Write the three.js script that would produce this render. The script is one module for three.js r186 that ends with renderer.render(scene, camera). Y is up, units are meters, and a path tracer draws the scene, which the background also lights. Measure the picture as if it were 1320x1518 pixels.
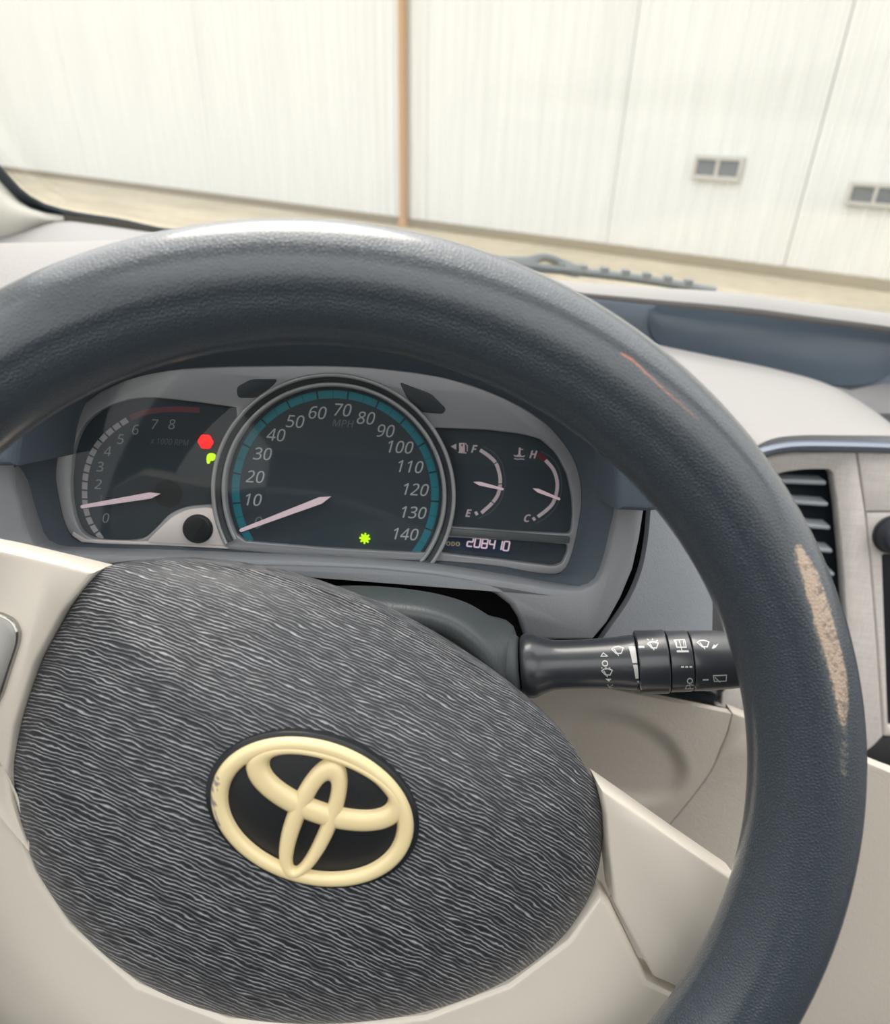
import * as THREE from 'three';
import { mergeGeometries, mergeVertices, toCreasedNormals } from 'three/addons/utils/BufferGeometryUtils.js';
import { RoundedBoxGeometry } from 'three/addons/geometries/RoundedBoxGeometry.js';

// ------------------------------------------------------------------ camera, sky, exposure
const V = (x, y, z) => new THREE.Vector3(x, y, z);
const rad = (d) => d * Math.PI / 180;
const scene = new THREE.Scene();
const F = 989.625;                                     // focal length in pixels of the 1320 x 1518 frame
const camera = new THREE.PerspectiveCamera(2 * Math.atan(759 / F) * 180 / Math.PI, 1320 / 1518, 0.02, 400);
camera.position.set(0.0273615, 0.20633733, 0.14529543); // metres, origin at the centre of the steering wheel rim
camera.rotation.set(rad(-30.8044), rad(-3.48742), rad(5.2041), 'YXZ');
camera.updateMatrixWorld(true);
camera.focus = 0.30;
camera.userData.fStop = 9;
const SKY = new THREE.Color(1.0, 0.998, 0.975);
const skyW = 64, skyH = 32, skyData = new Float32Array(skyW * skyH * 4);
for (let j = 0; j < skyH; j++) for (let i = 0; i < skyW; i++) {          // an even overcast, brighter overhead
  const el = (j + 0.5) / skyH * Math.PI - Math.PI / 2, k = 0.62 + 1.7 * Math.max(0, Math.sin(el)), o = (j * skyW + i) * 4;
  skyData[o] = SKY.r * k; skyData[o + 1] = SKY.g * k; skyData[o + 2] = SKY.b * k; skyData[o + 3] = 1;
}
const sky = new THREE.DataTexture(skyData, skyW, skyH, THREE.RGBAFormat, THREE.FloatType);
sky.mapping = THREE.EquirectangularReflectionMapping; sky.magFilter = THREE.LinearFilter; sky.needsUpdate = true;
scene.background = sky; scene.environment = sky;
const sun = new THREE.DirectionalLight(0xfff6ea, 2.2);                   // the sun behind thin cloud
sun.position.set(-1.5, 5.6, -3.6); sun.castShadow = true; sun.shadow.radius = 64; sun.shadow.mapSize.set(2048, 2048);
Object.assign(sun.shadow.camera, { left: -12, right: 12, top: 12, bottom: -12, near: 0.1, far: 40 });
scene.add(sun, sun.target);
const renderer = new THREE.WebGLRenderer({ antialias: true });
renderer.toneMapping = THREE.LinearToneMapping; renderer.toneMappingExposure = 1.42;
renderer.shadowMap.enabled = true;

// ------------------------------------------------------------------ helpers
let seed = 7; const rnd = () => ((seed = (seed * 1664525 + 1013904223) >>> 0) / 4294967296);
const used = new Map();
function numbered(n) { const k = used.get(n) ?? 0; used.set(n, k + 1); return k ? `${n}_${String(k).padStart(3, '0')}` : n; }
function tag(o, label, category, group) { o.userData.label = label; o.userData.category = category; if (group) o.userData.group = group; return o; }
function thing(name, label, category, pos = V(0, 0, 0), group) { const o = new THREE.Group(); o.name = numbered(name); o.position.copy(pos); scene.add(o); return tag(o, label, category, group); }
function part(name, geo, m, parent, label) {
  const o = new THREE.Mesh(geo, m); o.name = numbered(name); o.castShadow = o.receiveShadow = true; parent.add(o);
  if (label) o.userData.label = label;
  return o;
}
function structure(name, geo, m) { const o = part(name, geo, m, scene); o.userData.kind = 'structure'; return o; }
// a part whose geometry was made in world metres, put under a thing that stands at a base point
function world(name, geo, m, parent, label) {
  parent.updateMatrixWorld(true);
  return part(name, geo.clone().applyMatrix4(parent.matrixWorld.clone().invert()), m, parent, label);
}
const ray = (x, y) => V((x - 660) / F, -(y - 759) / F, -1).transformDirection(camera.matrixWorld);
const onPlane = (x, y, p, n) => { const d = ray(x, y), s = p.clone().sub(camera.position).dot(n) / d.dot(n); return camera.position.clone().addScaledVector(d, s); };
const Z = (x, y, z) => onPlane(x, y, V(0, 0, z), V(0, 0, 1));
// a frame: a place and three axes; to() measures a traced outline on the plane h metres above it
function frame(o, n, upHint = V(0, 1, 0)) {
  n = n.clone().normalize(); const v = upHint.clone().addScaledVector(n, -upHint.dot(n)).normalize(), u = v.clone().cross(n);
  const m = new THREE.Matrix4().makeBasis(u, v, n).setPosition(o);
  return { o, u, v, n, m, at: (x, y, h = 0) => onPlane(x, y, o.clone().addScaledVector(n, h), n),
    to: (x, y, h = 0) => { const q = onPlane(x, y, o.clone().addScaledVector(n, h), n).sub(o); return new THREE.Vector2(q.dot(u), q.dot(v)); } };
}
const spline2 = (pts, closed = true, n = 120) => { const c = new THREE.CatmullRomCurve3(pts.map((p) => V(p.x, p.y, 0)), closed, 'centripetal'); return c.getSpacedPoints(n).slice(0, closed ? n : n + 1).map((p) => new THREE.Vector2(p.x, p.y)); };
function rounded2(pts, r) {                             // a polygon with rounded corners
  const out = [], n = pts.length;
  for (let i = 0; i < n; i++) {
    const p = pts[i], a = pts[(i + n - 1) % n].clone().sub(p), b = pts[(i + 1) % n].clone().sub(p), k = Math.min(r, a.length() * 0.45, b.length() * 0.45);
    const s = p.clone().addScaledVector(a.normalize(), k), e = p.clone().addScaledVector(b.normalize(), k);
    for (let t = 0; t <= 5; t++) { const w = t / 5; out.push(s.clone().multiplyScalar((1 - w) ** 2).addScaledVector(p, 2 * w * (1 - w)).addScaledVector(e, w * w)); }
  }
  return out;
}
// a plate of a given outline whose face lies at height h of its frame, with rounded edges
function plate(outline, h, depth, bevel = 0.0015, holes = [], seg = 4) {
  const s = new THREE.Shape(outline); s.holes = holes.map((q) => new THREE.Path(q));
  const g = new THREE.ExtrudeGeometry(s, { depth: Math.max(1e-5, depth - 2 * bevel), bevelEnabled: bevel > 0, bevelSize: bevel, bevelThickness: bevel, bevelOffset: -bevel, bevelSegments: seg, curveSegments: 8 });
  g.translate(0, 0, h - depth + bevel);
  return bevel > 0 ? toCreasedNormals(g, 0.6) : g;
}
const resample = (pts, n, closed = false) => new THREE.CatmullRomCurve3(pts, closed, 'centripetal').getSpacedPoints(n);
// a smooth skin through rows of points, thickened towards its back
function loft(rows, nu = 60, nv = 24, thick = 0.004, flip = false, closed = false, linear = false) {
  const rs = rows.map((r) => resample(r, nu, closed)), cols = [];
  for (let i = 0; i <= nu; i++) {
    const c = rs.map((r) => r[i]);
    if (linear || c.length < 3) { const o = []; for (let j = 0; j <= nv; j++) { const t = j / nv * (c.length - 1), k = Math.min(c.length - 2, Math.floor(t)); o.push(c[k].clone().lerp(c[k + 1], t - k)); } cols.push(o); }
    else { const cv = new THREE.CatmullRomCurve3(c, false, 'centripetal'); cols.push(Array.from({ length: nv + 1 }, (_, j) => cv.getPoint(j / nv))); }
  }
  return skin(cols, thick, flip);
}
const between = (a, b, t, off) => { const q = resample(b, 60); return resample(a, 60).map((p, i) => p.lerp(q[i], t).add(off)); };
function skin(cols, thick, flip) {
  const nu = cols.length - 1, nv = cols[0].length - 1, W = nv + 1, pos = [], uv = [], idx = [];
  let U = 0;
  for (let i = 0; i <= nu; i++) { if (i) U += cols[i][nv >> 1].distanceTo(cols[i - 1][nv >> 1]); let v = 0; for (let j = 0; j <= nv; j++) { if (j) v += cols[i][j].distanceTo(cols[i][j - 1]); pos.push(...cols[i][j].toArray()); uv.push(U, v); } }
  const quad = (a, b, c, d) => flip ? idx.push(a, c, b, a, d, c) : idx.push(a, b, c, a, c, d);
  for (let i = 0; i < nu; i++) for (let j = 0; j < nv; j++) quad(i * W + j, (i + 1) * W + j, (i + 1) * W + j + 1, i * W + j + 1);
  const g = new THREE.BufferGeometry();
  g.setAttribute('position', new THREE.Float32BufferAttribute(pos, 3)); g.setAttribute('uv', new THREE.Float32BufferAttribute(uv, 2)); g.setIndex(idx);
  g.computeVertexNormals();
  if (!thick) return g;
  const n = g.attributes.normal, N = pos.length / 3, p2 = [], i2 = [], b = g.clone();
  for (let k = 0; k < N; k++) p2.push(pos[k * 3] - n.getX(k) * thick, pos[k * 3 + 1] - n.getY(k) * thick, pos[k * 3 + 2] - n.getZ(k) * thick);
  for (let k = 0; k < idx.length; k += 3) i2.push(idx[k], idx[k + 2], idx[k + 1]);
  b.setAttribute('position', new THREE.Float32BufferAttribute(p2, 3)); b.setIndex(i2); b.computeVertexNormals();
  const loop = []; for (let i = 0; i <= nu; i++) loop.push(i * W); for (let j = 1; j <= nv; j++) loop.push(nu * W + j); for (let i = nu - 1; i >= 0; i--) loop.push(i * W + nv); for (let j = nv - 1; j > 0; j--) loop.push(j);
  const sp = [], su = [], si = [];
  loop.forEach((k) => { sp.push(pos[k * 3], pos[k * 3 + 1], pos[k * 3 + 2], p2[k * 3], p2[k * 3 + 1], p2[k * 3 + 2]); su.push(uv[k * 2], uv[k * 2 + 1], uv[k * 2], uv[k * 2 + 1]); });
  for (let k = 0; k < loop.length; k++) { const a = k * 2, c = ((k + 1) % loop.length) * 2; flip ? si.push(a, c, a + 1, c, c + 1, a + 1) : si.push(a, a + 1, c, c, a + 1, c + 1); }
  const e = new THREE.BufferGeometry(); e.setAttribute('position', new THREE.Float32BufferAttribute(sp, 3)); e.setAttribute('uv', new THREE.Float32BufferAttribute(su, 2)); e.setIndex(si); e.computeVertexNormals();
  return mergeGeometries([g, b, e]);
}
// a rounded bar from a to b (needles, slats), w wide, t thick, wider at the end if w2 is given
function bar2(a, b, w1, w2, h, t) {
  const d = b.clone().sub(a).normalize(), s = new THREE.Vector2(-d.y, d.x), o = [];
  for (let k = 0; k <= 8; k++) { const q = Math.PI / 2 + k / 8 * Math.PI; o.push(a.clone().addScaledVector(d, Math.cos(q) * w1 / 2).addScaledVector(s, Math.sin(q) * w1 / 2)); }
  o.push(b.clone().addScaledVector(d, -w2 * 1.6).addScaledVector(s, -w2 / 2), b.clone(), b.clone().addScaledVector(d, -w2 * 1.6).addScaledVector(s, w2 / 2));
  return plate(o, h, t, Math.min(w1, t) * 0.25, [], 2);
}
// ------------------------------------------------------------------ procedural textures
const hash = (x, y, s) => { let h = (x * 374761393 + y * 668265263 + s * 974711) | 0; h = Math.imul(h ^ (h >>> 13), 1274126177); return ((h ^ (h >>> 16)) >>> 0) / 4294967296; };
function vnoise(x, y, px, py, s) {                      // value noise that repeats every px, py cells
  const xi = Math.floor(x), yi = Math.floor(y), fx = x - xi, fy = y - yi, a = fx * fx * (3 - 2 * fx), b = fy * fy * (3 - 2 * fy), m = (k, n) => ((k % n) + n) % n;
  const g = (i, j) => hash(m(xi + i, px), m(yi + j, py), s);
  return (g(0, 0) * (1 - a) + g(1, 0) * a) * (1 - b) + (g(0, 1) * (1 - a) + g(1, 1) * a) * b;
}
const fbm = (x, y, px, py, s, o = 4) => { let v = 0, w = 0.5; for (let k = 0; k < o; k++) { v += w * vnoise(x * 2 ** k, y * 2 ** k, px * 2 ** k, py * 2 ** k, s + k); w /= 2; } return v / (1 - 0.5 ** o); };
function tex(n, m, fn, size, srgb = false) {             // fn(u, v) -> grey or [r, g, b], 0..1; size = metres covered
  const d = new Uint8Array(n * m * 4);
  for (let j = 0; j < m; j++) for (let i = 0; i < n; i++) { const c = fn(i / n, j / m), o = (j * n + i) * 4, a = Array.isArray(c) ? c : [c, c, c]; for (let k = 0; k < 3; k++) d[o + k] = Math.max(0, Math.min(255, a[k] * 255)); d[o + 3] = 255; }
  const t = new THREE.DataTexture(d, n, m); t.wrapS = t.wrapT = THREE.RepeatWrapping; t.magFilter = THREE.LinearFilter; t.minFilter = THREE.LinearMipmapLinearFilter; t.generateMipmaps = true;
  if (srgb) t.colorSpace = THREE.SRGBColorSpace;
  if (size) t.repeat.set(1 / size[0], 1 / size[1]);
  t.needsUpdate = true; return t;
}
const pebble = tex(256, 256, (u, v) => { let best = 9, second = 9; const n = 24; for (let a = -1; a <= 1; a++) for (let b = -1; b <= 1; b++) { const ci = Math.floor(u * n) + a, cj = Math.floor(v * n) + b, m = (k) => ((k % n) + n) % n, dx = ci + hash(m(ci), m(cj), 1) - u * n, dy = cj + hash(m(ci), m(cj), 2) - v * n, d = Math.hypot(dx, dy); if (d < best) { second = best; best = d; } else if (d < second) second = d; } return Math.min(1, (second - best) * 1.6); }, [0.028, 0.028]);
const grain = tex(256, 256, (u, v) => 0.5 * fbm(u * 48, v * 48, 48, 48, 5, 2) + 0.5 * fbm(u * 8, v * 8, 8, 8, 9, 3), [0.03, 0.03]);
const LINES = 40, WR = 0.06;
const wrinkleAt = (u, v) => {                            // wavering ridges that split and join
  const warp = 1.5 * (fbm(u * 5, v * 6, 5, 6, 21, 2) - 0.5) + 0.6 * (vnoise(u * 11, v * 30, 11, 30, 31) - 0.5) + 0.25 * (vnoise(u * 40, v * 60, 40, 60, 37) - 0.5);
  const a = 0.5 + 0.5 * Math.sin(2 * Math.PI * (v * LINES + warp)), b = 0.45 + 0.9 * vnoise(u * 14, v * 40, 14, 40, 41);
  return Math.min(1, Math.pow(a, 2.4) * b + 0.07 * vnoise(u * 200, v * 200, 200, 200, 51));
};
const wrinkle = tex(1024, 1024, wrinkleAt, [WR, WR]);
const wrinkleTone = tex(1024, 1024, (u, v) => { const k = wrinkleAt(u, v); return [0.2 + 0.62 * k, 0.21 + 0.622 * k, 0.23 + 0.625 * k]; }, [WR, WR], true);  // ridges paler from wear, with their highlights painted into the colour
const brushed = tex(512, 512, (u, v) => { const k = 0.93 + 0.10 * (fbm(u * 6, v * 150, 6, 150, 61, 2) - 0.5) + 0.05 * (vnoise(u * 140, v * 12, 140, 12, 66) - 0.5); return [k, k * 0.972, k * 0.95]; }, [0.09, 0.09], true);
const brushedBump = tex(256, 256, (u, v) => fbm(u * 4, v * 120, 4, 120, 71, 2), [0.06, 0.06]);
const dirt = tex(1024, 1024, (u, v) => { const k = 0.84 + 0.13 * (fbm(u * 5, v * 24, 5, 24, 81, 5) - 0.5) + 0.10 * (fbm(u * 64, v * 64, 64, 64, 88, 3) - 0.5); return [k * 1.0, k * 0.955, k * 0.83]; }, [6, 6], true);
const dirtBump = tex(512, 512, (u, v) => fbm(u * 48, v * 48, 48, 48, 91, 4), [2, 2]);
const paint = tex(512, 512, (u, v) => { const k = 0.955 + 0.05 * (fbm(u * 30, v * 4, 30, 4, 101, 4) - 0.5) - 0.05 * Math.max(0, fbm(u * 8, v * 3, 8, 3, 111, 4) - 0.55); return [k, k * 1.0, k * 0.975]; }, [1.7, 3], true);
const std = (color, roughness, o = {}) => { const m = new THREE.MeshPhysicalMaterial({ color, roughness, ...o }); if (!o.transmission) m.color.multiplyScalar(0.62); return m; };
const M = {
  leather: null,
  rubber: std(0x1d2024, 0.6, { bumpMap: grain, bumpScale: 0.0002 }),
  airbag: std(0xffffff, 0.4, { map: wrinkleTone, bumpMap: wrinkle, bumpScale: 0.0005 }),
  smoothBlack: std(0x23262b, 0.45, { bumpMap: grain, bumpScale: 0.00008 }),
  gap: std(0x0c0d0f, 0.8),
  silver: std(0xcfc8be, 0.42, { metalness: 0.15, bumpMap: grain, bumpScale: 0.00004 }),
  chrome: std(0xd8d6d0, 0.2, { metalness: 0.9 }),
  cream: std(0xffffff, 0.38, { vertexColors: true, clearcoat: 0.2, clearcoatRoughness: 0.3 }),
  dashLight: std(0xaeacab, 0.62, { bumpMap: grain, bumpScale: 0.00025 }),
  dashFar: std(0xa3a2a3, 0.65, { bumpMap: grain, bumpScale: 0.00025 }),
  dashGrey: std(0xb2b7bf, 0.6, { bumpMap: grain, bumpScale: 0.00025 }),
  frameGrey: std(0xa6aab0, 0.55, { bumpMap: grain, bumpScale: 0.00012 }),
  hood: std(0x6c7b89, 0.7, { bumpMap: grain, bumpScale: 0.0002 }),  // lifted to blue-grey: glare haze put into the base colour
  tunnel: std(0x66737f, 0.75, { bumpMap: grain, bumpScale: 0.00015 }),  // recess walls lightened the same way, haze painted in
  shroud: std(0x565d60, 0.42, { bumpMap: grain, bumpScale: 0.0002 }),
  stalk: std(0x3b4046, 0.42, { bumpMap: grain, bumpScale: 0.00005 }),
  beige: std(0xe6dccf, 0.65, { bumpMap: grain, bumpScale: 0.0002 }),
  brushed: std(0xffffff, 0.5, { map: brushed, bumpMap: brushedBump, bumpScale: 0.00008, metalness: 0.1 }),
  strip: std(0x7f8896, 0.6), trimDark: std(0x4a4b4e, 0.6), slat: std(0x8b9298, 0.5), cavity: std(0x25333e, 0.8),
  facePlate: std(0xc4c7cc, 0.38, { metalness: 0.2 }), faceBright: std(0xd9d0ce, 0.4, { metalness: 0.1 }), bezel: std(0xd2d6d8, 0.25, { metalness: 0.3 }),
  black: std(0x101316, 0.4), glassBlack: std(0x7b8b9b, 0.25),
  needle: std(0xe6d3da, 0.5, { emissive: 0xe6c8d2, emissiveIntensity: 0.22 }),
  lens: std(0xffffff, 0.02, { transmission: 1, thickness: 0, ior: 1.45, specularIntensity: 0.35 }),
  pane: std(0xffffff, 0.0, { transmission: 1, thickness: 0, ior: 1.45, specularIntensity: 0.5 }),
  frit: std(0x30404e, 0.55), pillar: std(0xf0eee2, 0.75, { bumpMap: grain, bumpScale: 0.0002 }),
  carpet: std(0x26272a, 0.95, { bumpMap: grain, bumpScale: 0.001 }),
  wall: std(0xffffff, 0.7, { map: paint }), wood: std(0xe0b88e, 0.8), window: std(0x8d9499, 0.2), windowFrame: std(0xe8e6de, 0.6), baseShadow: std(0xa89f8a, 0.9),
  ground: std(0xffffff, 0.95, { map: dirt, bumpMap: dirtBump, bumpScale: 0.02 }), wiper: std(0x6a7a85, 0.6),
};

M.wall.color.setRGB(0.78, 0.80, 0.835); M.ground.color.setRGB(0.60, 0.595, 0.62); M.silver.color.set(0xe2dace); M.cream.color.setScalar(0.92); M.brushed.color.setScalar(0.8); M.slat.color.set(0x9aa1a8); M.strip.color.set(0x747d8c); M.pillar.color.set(0xf2f0e6); M.faceBright.color.set(0xe4dcd9);

// ------------------------------------------------------------------ outside: ground and the white building (the car stands tilted on the lot)
const UP = ray(610, 2450).negate();
const groundPoint = camera.position.clone().addScaledVector(UP, -1.22);
const G = (x, y) => onPlane(x, y, groundPoint, UP);
const W0 = G(605, 335), along = G(1230, 412).sub(G(300, 289)); along.addScaledVector(UP, -along.dot(UP)).normalize();
const outN = along.clone().cross(UP).normalize(); if (outN.dot(camera.position.clone().sub(W0)) < 0) outN.negate();
const wallM = new THREE.Matrix4().makeBasis(along, UP, outN).setPosition(W0);
{
  const g = new THREE.BoxGeometry(60, 0.3, 60, 1, 1, 1); g.translate(0, -0.15, 0);
  const uv = g.attributes.uv, p = g.attributes.position; for (let i = 0; i < uv.count; i++) uv.setXY(i, p.getX(i), p.getZ(i) * 1.0);
  structure('ground', g.applyMatrix4(wallM), M.ground);
}
const wallS = (x, y) => onPlane(x, y, W0, outN).sub(W0);
const sOf = (x, y) => wallS(x, y).dot(along), hOf = (x, y) => wallS(x, y).dot(UP);
function corrugated(s0, s1, h, rib = 0.15, d = 0.016) {  // a wall sheet with upright ribs, solid at the back
  const o = [new THREE.Vector2(s0, -0.05), new THREE.Vector2(s0, 0)], n = Math.max(1, Math.round((s1 - s0) / rib)), w = (s1 - s0) / n;
  for (let k = 0; k < n; k++) { const a = s0 + k * w; o.push(new THREE.Vector2(a + w * 0.35, 0), new THREE.Vector2(a + w * 0.45, d), new THREE.Vector2(a + w * 0.65, d), new THREE.Vector2(a + w * 0.75, 0)); }
  o.push(new THREE.Vector2(s1, 0), new THREE.Vector2(s1, -0.05));
  const g = new THREE.ExtrudeGeometry(new THREE.Shape(o.reverse()), { depth: h, bevelEnabled: false });
  g.rotateX(-Math.PI / 2); g.scale(1, 1, -1); const ix = g.index; if (!ix) { const p = g.attributes.position; for (const a of [p, g.attributes.uv]) { const s = a.itemSize, arr = a.array; for (let i = 0; i < a.count; i += 3) for (let k = 0; k < s; k++) { const t = arr[(i + 1) * s + k]; arr[(i + 1) * s + k] = arr[(i + 2) * s + k]; arr[(i + 2) * s + k] = t; } } }
  g.computeVertexNormals();
  const p = g.attributes.position, uv = g.attributes.uv; for (let i = 0; i < uv.count; i++) uv.setXY(i, p.getX(i), p.getY(i));
  return g;
}
const wallRoot = new THREE.Group(); wallRoot.name = 'wall_front'; wallRoot.userData.kind = 'structure'; wallRoot.applyMatrix4(wallM); scene.add(wallRoot);
const seams = [sOf(632, 339), sOf(898, 371), sOf(1160, 403)];
{
  const step = seams[1] - seams[0], s = [sOf(605, 335), ...seams];
  let a = s[0]; const left = []; for (let k = 0; k < 4; k++) { left.unshift(a - step * 1.6); a -= step * 1.6; }
  const all = [...left, ...s, s[3] + step * 0.95, s[3] + step * 2];
  for (let k = 0; k < all.length - 1; k++) part('wall_panel', corrugated(all[k] + 0.005, all[k + 1] - 0.005, 4.6), M.wall, wallRoot);
  const L = all.at(-1) - all[0], mid = (all.at(-1) + all[0]) / 2;
  part('backing', new THREE.BoxGeometry(L, 4.6, 0.2).translate(mid, 2.3, -0.16), std(0xb9b5a8, 0.9), wallRoot);
  part('base_shadow', new RoundedBoxGeometry(L, 0.10, 0.06, 2, 0.012).translate(mid, 0.05, 0.01), M.baseShadow, wallRoot);  // strip that paints the shadow line along the wall foot
  part('eave', new RoundedBoxGeometry(L, 0.22, 0.5, 2, 0.02).translate(mid, 4.7, 0), M.windowFrame, wallRoot);
  part('roof', new THREE.BoxGeometry(L, 0.08, 6).translate(mid, 4.85, -2.6), M.windowFrame, wallRoot);
}
{
  const p = thing('wooden_post', 'thin brown upright post against the white building wall', 'post', W0.clone().addScaledVector(outN, 0.09));
  p.quaternion.setFromRotationMatrix(wallM);
  part('shaft', new RoundedBoxGeometry(0.085, 4.4, 0.08, 2, 0.008).translate(0, 2.2, 0), M.wood, p);
  part('foot', new RoundedBoxGeometry(0.12, 0.08, 0.1, 2, 0.01).translate(0, 0.04, 0), M.wood, p);
}
function buildWindow(x0, x1, yTop, yBot, xm, n) {
  const a = sOf(x0, (yTop + yBot) / 2), b = sOf(x1, (yTop + yBot) / 2), lo = hOf(xm, yBot), hi = hOf(xm, yTop), w = b - a, h = hi - lo;
  const r = new THREE.Group(); r.name = `window_${n}`; r.userData.kind = 'structure'; r.applyMatrix4(wallM); r.position.add(along.clone().multiplyScalar((a + b) / 2)).addScaledVector(UP, (lo + hi) / 2).addScaledVector(outN, 0.03); scene.add(r);
  const rect = (cx, cy, ww, hh) => [new THREE.Vector2(cx - ww / 2, cy - hh / 2), new THREE.Vector2(cx + ww / 2, cy - hh / 2), new THREE.Vector2(cx + ww / 2, cy + hh / 2), new THREE.Vector2(cx - ww / 2, cy + hh / 2)];
  const pw = w * 0.40, ph = h * 0.62;
  part('window_frame', plate(rect(0, 0, w, h), 0.02, 0.05, 0.006, [rect(-w * 0.235, 0, pw, ph).reverse(), rect(w * 0.235, 0, pw, ph).reverse()]), M.windowFrame, r);
  for (const s of [-1, 1]) part('pane', new THREE.BoxGeometry(pw + 0.02, ph + 0.02, 0.008).translate(s * w * 0.235, 0, -0.012), M.window, r);
}
buildWindow(1258, 1342, 270, 307, 1295, 1);
buildWindow(1030, 1102, 230, 268, 1066, 2);

// ------------------------------------------------------------------ car shell: windscreen, pillar, floor
const wsN = V(0, 0.85, -0.53).normalize(), wsP = V(0, 0.045, -0.775);
const WS = frame(wsP, wsN.clone().negate(), V(0, 1, 0));
const fritOuter = [[-260, 20], [-120, 150], [-40, 228], [0, 275], [30, 304], [60, 321], [85, 327.5], [130, 332], [190, 342], [235, 350], [400, 376], [700, 418], [1000, 460], [1320, 520], [1700, 600]];
const fritInner = [[-235, 10], [-100, 138], [-26, 218], [12, 263], [40, 291], [70, 307], [110, 317], [180, 328], [235, 340], [400, 364], [700, 404], [1000, 445], [1320, 505], [1700, 585]];
{
  const roofEnd = (dx) => [V(-0.43 + dx, 0.54, 0.02), V(-0.43 + dx, 0.39, -0.22)];
  const a = resample([...roofEnd(0), ...fritOuter.map(([x, y]) => WS.at(x, y, 0.004))], 160), b = resample([...roofEnd(0.02), ...fritInner.map(([x, y]) => WS.at(x, y, 0.004))], 160);
  const f = structure('trim_1', skin(a.map((p, i) => [p, p.clone().lerp(b[i], 0.5), b[i]]), 0.003, false), M.frit);
  const g = new THREE.BoxGeometry(1.75, 1.0, 0.005).translate(0.34, 0.44, -0.004);
  structure('window_3', g.applyMatrix4(WS.m), M.pane);
  const p0 = [...roofEnd(0), ...[[-260, 20], [-120, 150], [-40, 228], [0, 275], [30, 304], [60, 321], [87, 328.5]].map(([x, y]) => WS.at(x, y, 0.006))];
  const p1 = [V(-0.53, 0.54, 0.06), V(-0.53, 0.36, -0.16), ...[[-440, 300, -0.44], [-280, 352, -0.49], [-150, 374, -0.55], [-60, 364, -0.61], [0, 352, -0.67], [45, 338, -0.715], [88, 329.5, -0.745]].map(([x, y, z]) => Z(x, y, z))];
  structure('wall_left', loft([p0, between(p0, p1, 0.4, V(0.012, 0.006, 0.012)), p1], 50, 16, 0.004, false), M.pillar);
  structure('floor', new THREE.BoxGeometry(1.7, 0.04, 2.9).translate(0.34, -0.62, 0.6), M.carpet);
  const lining = std(0xf0ece2, 0.9);
  // unseen headliner; its roof opening is added to let in fill and shape reflections
  structure('added_ceiling', mergeGeometries([[1.7, 0.2, 0.34, 0.14], [1.7, 1.0, 0.34, 1.53], [0.14, 0.84, -0.44, 0.63], [0.14, 0.84, 1.12, 0.63]].map(([w, d, x, z]) => new RoundedBoxGeometry(w, 0.05, d, 3, 0.02).translate(x, 0.585, z))), lining);
  structure('wall_back', new THREE.BoxGeometry(1.7, 1.2, 0.06).translate(0.34, 0, 2.0), M.carpet);
  for (const [n, x] of [[1, -0.55], [2, 1.23]]) structure(`door_${n}`, new RoundedBoxGeometry(0.08, 0.72, 2.6, 3, 0.02).translate(x, -0.27, 0.72), M.dashFar);
}

// ------------------------------------------------------------------ instrument cluster frame
const KT = rad(20), K = frame(Z(480, 690, -0.17), V(0, Math.sin(KT), Math.cos(KT)));
const kk = (pts, h = 0) => pts.map(([x, y]) => K.to(x, y, h));

// ------------------------------------------------------------------ dashboard
const dash = thing('dashboard', 'grey two-tone dashboard with hooded instrument opening behind the steering wheel', 'dashboard', V(0.15, -0.1, -0.4));
const R3 = (a) => a.map(([x, y, z]) => Z(x, y, z));
const rowFar = R3([[-420, 420, -0.62], [-200, 385, -0.66], [0, 349, -0.71], [85, 326, -0.735], [130, 330, -0.74], [240, 347, -0.745], [480, 378, -0.755], [700, 410, -0.755], [900, 445, -0.74], [1150, 492, -0.70], [1500, 570, -0.66]]);
const rowCrease = R3([[-420, 395, -0.5], [-200, 384, -0.52], [0, 373, -0.54], [130, 378, -0.55], [260, 390, -0.55], [480, 420, -0.55], [700, 450, -0.57], [900, 490, -0.60], [1150, 560, -0.62], [1500, 640, -0.6]]);
world('dash_top', loft([rowFar, between(rowFar, rowCrease, 0.5, V(0, 0.004, 0)), rowCrease], 90, 14, 0.006, true), M.dashFar, dash);
const rowBack = [...R3([[-420, 640, -0.2], [-200, 600, -0.2]]), ...[[0, 560], [150, 500], [300, 450], [480, 425], [650, 445], [800, 520], [870, 590]].map(([x, y]) => K.at(x, y, 0.03))];
const creaseNear = R3([[-420, 395, -0.5], [-200, 384, -0.52], [0, 373, -0.54], [130, 378, -0.55], [260, 390, -0.55], [480, 420, -0.55], [700, 450, -0.57], [800, 470, -0.58], [870, 490, -0.57]]);
world('dash_pad', loft([creaseNear, between(creaseNear, rowBack, 0.5, V(0, 0.035, 0)), rowBack], 80, 24, 0.006, true), M.dashLight, dash);
// the hood over the gauges
const hoodOuter = kk([[-60, 692], [-58, 600], [-20, 540], [50, 495], [150, 440], [300, 400], [480, 385], [650, 402], [780, 440], [880, 505], [955, 590], [995, 665], [998, 735], [985, 756], [918, 758]], 0.055);
const hoodInner = kk([[918, 745], [912, 690], [880, 610], [800, 525], [650, 452], [480, 430], [300, 455], [150, 505], [70, 560], [34, 620], [20, 692]], 0.055);
world('gauge_hood', plate([...spline2(hoodOuter, false, 70), ...spline2(hoodInner, false, 70)], 0.055, 0.07, 0.005, [], 5).applyMatrix4(K.m), M.hood, dash, 'dark hood arching over the gauges');
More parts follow.
